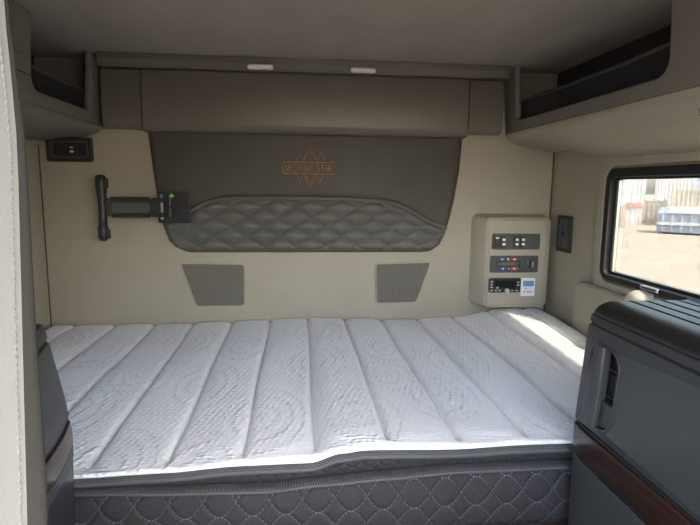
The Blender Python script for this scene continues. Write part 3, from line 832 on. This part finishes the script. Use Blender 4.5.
for j in range(13):
    s = j / 12; z = .925 + .115 * s
    rows.append([(fl(z) + .012 + o - .0, y, z) for y, o in ((.868, -.012), (.868, .004), (.862, .010), (.845, .012), (.835, .008), (.835, -.012))])
vs = grid(bm, rows, closed_u=True); bm.faces.new(vs[0]); bm.faces.new(vs[-1][::-1])
new_obj('latch_paddle', bm, 'lightgrey', ld, bevel=.003)
prof = [(-.488, 1.0925), (-.485, 1.098), (-.492, 1.110), (-.508, 1.119), (-.53, 1.122), (XL + .02, 1.122), (XL + .02, 1.0925)]
bm = bmesh.new(); prism(bm, prof, 'y', LY0, LY1 - .004); new_obj('top', bm, 'black', cl, bevel=.003)

# ------------------------------------------------------------------ curtain
cu = thing('curtain', (-.6, .46, .002), 'cream pleated bunk curtain drawn back on the left with taupe bound edge', 'curtain')
def cur_path(z):
    sag = ss(1.75, .3, z)
    pts = []
    n = 90
    for i in range(n + 1):
        s = i / n; xe = -.239 + (z - 1.052) * .050 - .008 * ss(1.36, 1.52, z); x = -.985 + s * (.985 + xe)
        fade = ss(1.0, .86, s)
        y = .455 + .028 * math.sin(s * 6.5 * 2 * PI / 1.0 + .4 * math.sin(z * 3)) * fade * (.75 + .25 * sag) - .004 * (1 - fade)
        x += .010 * math.sin(s * 26 + z * 2.0) * fade
        pts.append((x, y, z))
    return pts
zs = [.004 + (ZC - .008) * k / 46 for k in range(47)]
bm = bmesh.new(); grid(bm, [cur_path(z) for z in zs]); new_obj('fabric', bm, 'curtain', cu, smooth=True)
def bind(z):
    g = ss(1.55, 1.0, z); w = .001 + .0100 * g + .0012 * g * math.sin(z * 19)
    p = cur_path(z)[-1]
    out = [p]
    for k in range(1, 11):
        a = PI * .95 * k / 10
        out.append((p[0] + w * math.sin(a) ** .8 * 1.0, p[1] + .001 + (.005 + .015 * g) * (k / 10), z))
    out.append((p[0] - .05, p[1] + .030, z))
    return out
bm = bmesh.new(); grid(bm, [bind(z) for z in zs]); new_obj('edge_binding', bm, 'binding', cu, smooth=True)
bm = bmesh.new()
z = .03
while z < ZC - .03:
    p = cur_path(z)[-1]; q = cur_path(z + .0045)[-1]
    tube(bm, [(p[0] - .004, p[1] - .0025, z), (p[0] - .004, p[1] - .0036, z + .0022), (q[0] - .004, q[1] - .0025, z + .0045)], .0009, 5)
    z += .0066
stc = new_obj('hem_stitching', bm, 'thread', cu); stc['kind'] = 'stuff'

# ------------------------------------------------------------------ yard outside
GZ = -1.25
bm = bmesh.new(); box(bm, -150, 300, -150, 300, GZ - .2, GZ)
struct(new_obj('ground', bm, 'sand'))
def local(cx, cy, rz): 
    R = Matrix.Rotation(rz, 4, 'Z'); R.translation = (cx, cy, GZ); return R
def tb_(bm, Mx): bmesh.ops.transform(bm, matrix=Mx, verts=bm.verts); return bm
def container(cx, cy, rz, L, Wd, H, m, label, z=0, band=None, group='containers across the yard', name='shipping_container'):
    t = thing(name, (cx, cy, GZ + z), label, 'container', group)
    Mx = local(cx, cy, rz); Mx.translation = (cx, cy, GZ + z)
    bm = bmesh.new(); n = int(L / .28); prof = []
    for i in range(n):
        x = -L / 2 + L * i / n; s = L / n
        prof += [(x, -Wd / 2), (x + s * .4, -Wd / 2), (x + s * .5, -Wd / 2 + .022), (x + s * .9, -Wd / 2 + .022)]
    prof += [(L / 2, -Wd / 2), (L / 2, Wd / 2), (-L / 2, Wd / 2)]
    prism(bm, prof, 'z', .12, H - .1); new_obj('walls', tb_(bm, Mx), m, t)
    bm = B((-L / 2, L / 2, -Wd / 2, Wd / 2, H - .12, H), (-L / 2, L / 2, -Wd / 2, Wd / 2, 0, .14), (-L / 2, -L / 2 + .14, -Wd / 2 - .02, Wd / 2, 0, H), (L / 2 - .14, L / 2, -Wd / 2 - .02, Wd / 2, 0, H))
    new_obj('corner_frame', tb_(bm, Mx), m, t)
    bm = B((L / 2, L / 2 + .05, -Wd / 2 + .1, -.02, .15, H - .15), (L / 2, L / 2 + .05, .02, Wd / 2 - .1, .15, H - .15)); new_obj('end_door', tb_(bm, Mx), m, t)
    if band:
        bm = B((-L / 2 - .01, L / 2 + .01, -Wd / 2 - .04, -Wd / 2 - .01, band[0], band[1])); new_obj('painted_band', tb_(bm, Mx), band[2], t)
    return t
TH = math.atan2(.62, .94)   # heading out of the window
perp = -TH
# direction helper: a point s metres along the view out of the window, w metres to its right
def out_pt(px_dir, dist): return (px_dir[0] * dist, px_dir[1] * dist)
def at(px, dist): # heading given as the tangent of the angle from straight ahead
    a = math.atan(px); return dist * math.sin(a), dist * math.cos(a)
YD = [(.622, 42.0, 1.7, 1.50, 'o_rust', 'weathered brown container low at the far end of the window view', None),
      (.634, 55.0, 4.2, 4.3, 'o_blue2', 'tall pale blue container behind the weathered brown one', None),
      (.668, 46.0, 1.1, 3.4, 'o_white', 'narrow white container with a faded red band across the yard', (1.25, 1.65, 'o_red')),
      (.712, 49.0, 1.6, 1.8, 'o_tan', 'low tan container just right of the red banded one', None),
      (.752, 60.0, 3.2, 5.0, 'o_white', 'tall white container behind the low tan one across the yard', None),
      (.779, 46.0, 1.7, 2.6, 'o_tan', 'tan container behind the blue dumpster across the yard', None),
      (.815, 67.0, 5.0, 4.6, 'o_blue2', 'large pale blue container at the right edge of the window view', None)]
for tn, ds, L, H, m, lbl, bd in YD:
    x, y = at(tn, ds); container(x, y, -math.atan(tn), L, 2.3, H, m, lbl, band=bd)
# dumpster
dm = thing('dumpster', (23.0, 29.6, GZ), 'faded blue steel dumpster with pale lid in the sandy yard outside', 'dumpster')
Mx = local(23.0, 29.6, perp - .15)
L, Wd, H = 2.55, 1.5, 1.55
bm = bmesh.new(); prism(bm, [(-Wd / 2, .12), (Wd / 2, .12), (Wd / 2, H), (-Wd / 2, H * .80)], 'x', -L / 2, L / 2); new_obj('bin', tb_(bm, Mx), 'o_blue', dm)
bm = bmesh.new(); prism(bm, [(-Wd / 2 - .06, H * .79 + .012), (Wd / 2 + .04, H + .012), (Wd / 2 + .04, H + .06), (-Wd / 2 - .06, H * .79 + .06)], 'x', -L / 2 + .55, L / 2); new_obj('lid', tb_(bm, Mx), 'o_tan', dm)
for i in range(5):
    x = -L / 2 + .3 + i * (L - .6) / 4
    bm = B((x - .05, x + .05, -Wd / 2 - .06, -Wd / 2 - .001, .2, H * .74)); new_obj('rib', tb_(bm, Mx), 'o_blue2', dm)
bm = B((-L / 2, L / 2, -Wd / 2 - .09, -Wd / 2 - .001, .55, .72)); new_obj('fork_rail', tb_(bm, Mx), 'o_white', dm)
for x in (-L / 2 + .2, L / 2 - .2):
    bm = B((x - .1, x + .1, -Wd / 2, Wd / 2, 0, .12)); new_obj('skid', tb_(bm, Mx), 'o_dark', dm)

# ------------------------------------------------------------------ light
w = bpy.data.worlds.new('World'); S.world = w; w.use_nodes = True
nt = w.node_tree; nt.nodes.clear()
sky = nt.nodes.new('ShaderNodeTexSky'); sky.sky_type = 'NISHITA'; sky.sun_disc = False
sky.sun_elevation = math.radians(52); sky.sun_rotation = math.radians(160); sky.air_density = 1.0; sky.dust_density = 3.0
bg = nt.nodes.new('ShaderNodeBackground'); bg.inputs[1].default_value = .32
wo = nt.nodes.new('ShaderNodeOutputWorld'); wm = nt.nodes.new('ShaderNodeMix'); wm.data_type = 'RGBA'; wm.blend_type = 'MULTIPLY'; wm.inputs[0].default_value = 1; wm.inputs[7].default_value = (1, .975, .925, 1)
nt.links.new(sky.outputs[0], wm.inputs[6]); nt.links.new(wm.outputs[2], bg.inputs[0]); nt.links.new(bg.outputs[0], wo.inputs[0])
sd = bpy.data.lights.new('sun', 'SUN'); so = bpy.data.objects.new('sun', sd); COL.objects.link(so)
sd.energy = 2.8; sd.angle = math.radians(1.2); sd.color = (1, .93, .80)
so.rotation_euler = Vector((-.25, .42, -.57)).to_track_quat('-Z', 'Y').to_euler(); so.location = (3, -5, 8)
def portal(name, loc, dirv, sx, sy):
    ld = bpy.data.lights.new(name, 'AREA'); ld.shape = 'RECTANGLE'; ld.size = sx; ld.size_y = sy
    ld.cycles.is_portal = True
    o = bpy.data.objects.new(name, ld); COL.objects.link(o); o.location = loc
    o.rotation_euler = Vector(dirv).to_track_quat('-Z', 'Z').to_euler()
portal('windscreen_portal', (.04, YF - .03, 1.47), (0, 1, 0), 2.04, .66)
portal('added_skylight_portal', (.04, -.805, ZC + .035), (0, 0, -1), 1.8, .93)  # guides sky light through the added roof opening
portal('door_portal', (XL - .03, -.5, 1.225), (1, 0, 0), 1.30, .95)
portal('door_portal', (XR + .03, -.55, 1.225), (-1, 0, 0), 1.20, .95)
portal('window_portal', (XL - .055, 1.34, 1.23), (1, 0, 0), .88, .39)  # guides sky light through the added left window
portal('window_portal', (XR + .055, 1.34, 1.23), (-1, 0, 0), .88, .39)

# ------------------------------------------------------------------ camera
cd_ = bpy.data.cameras.new('camera'); co = bpy.data.objects.new('camera', cd_); COL.objects.link(co)
cd_.sensor_fit = 'HORIZONTAL'; cd_.sensor_width = 36; cd_.lens = 526 / 700 * 36; cd_.clip_start = .02; cd_.clip_end = 600
yaw, pitch, roll = math.radians(5.6), math.radians(8.2), .011
f = Vector((math.sin(yaw) * math.cos(pitch), math.cos(yaw) * math.cos(pitch), -math.sin(pitch)))
r = Vector((math.cos(yaw), -math.sin(yaw), 0)); u = r.cross(f)
r2 = r * math.cos(roll) + u * math.sin(roll); u2 = -r * math.sin(roll) + u * math.cos(roll)
mw = Matrix((r2, u2, -f)).transposed().to_4x4(); mw.translation = (0, 0, 1.35)
co.matrix_world = mw
S.camera = co
S.view_settings.view_transform = 'Standard'; S.view_settings.look = 'None'
S.view_settings.exposure = 2.64; S.view_settings.gamma = 1
S.view_settings.use_curve_mapping = False
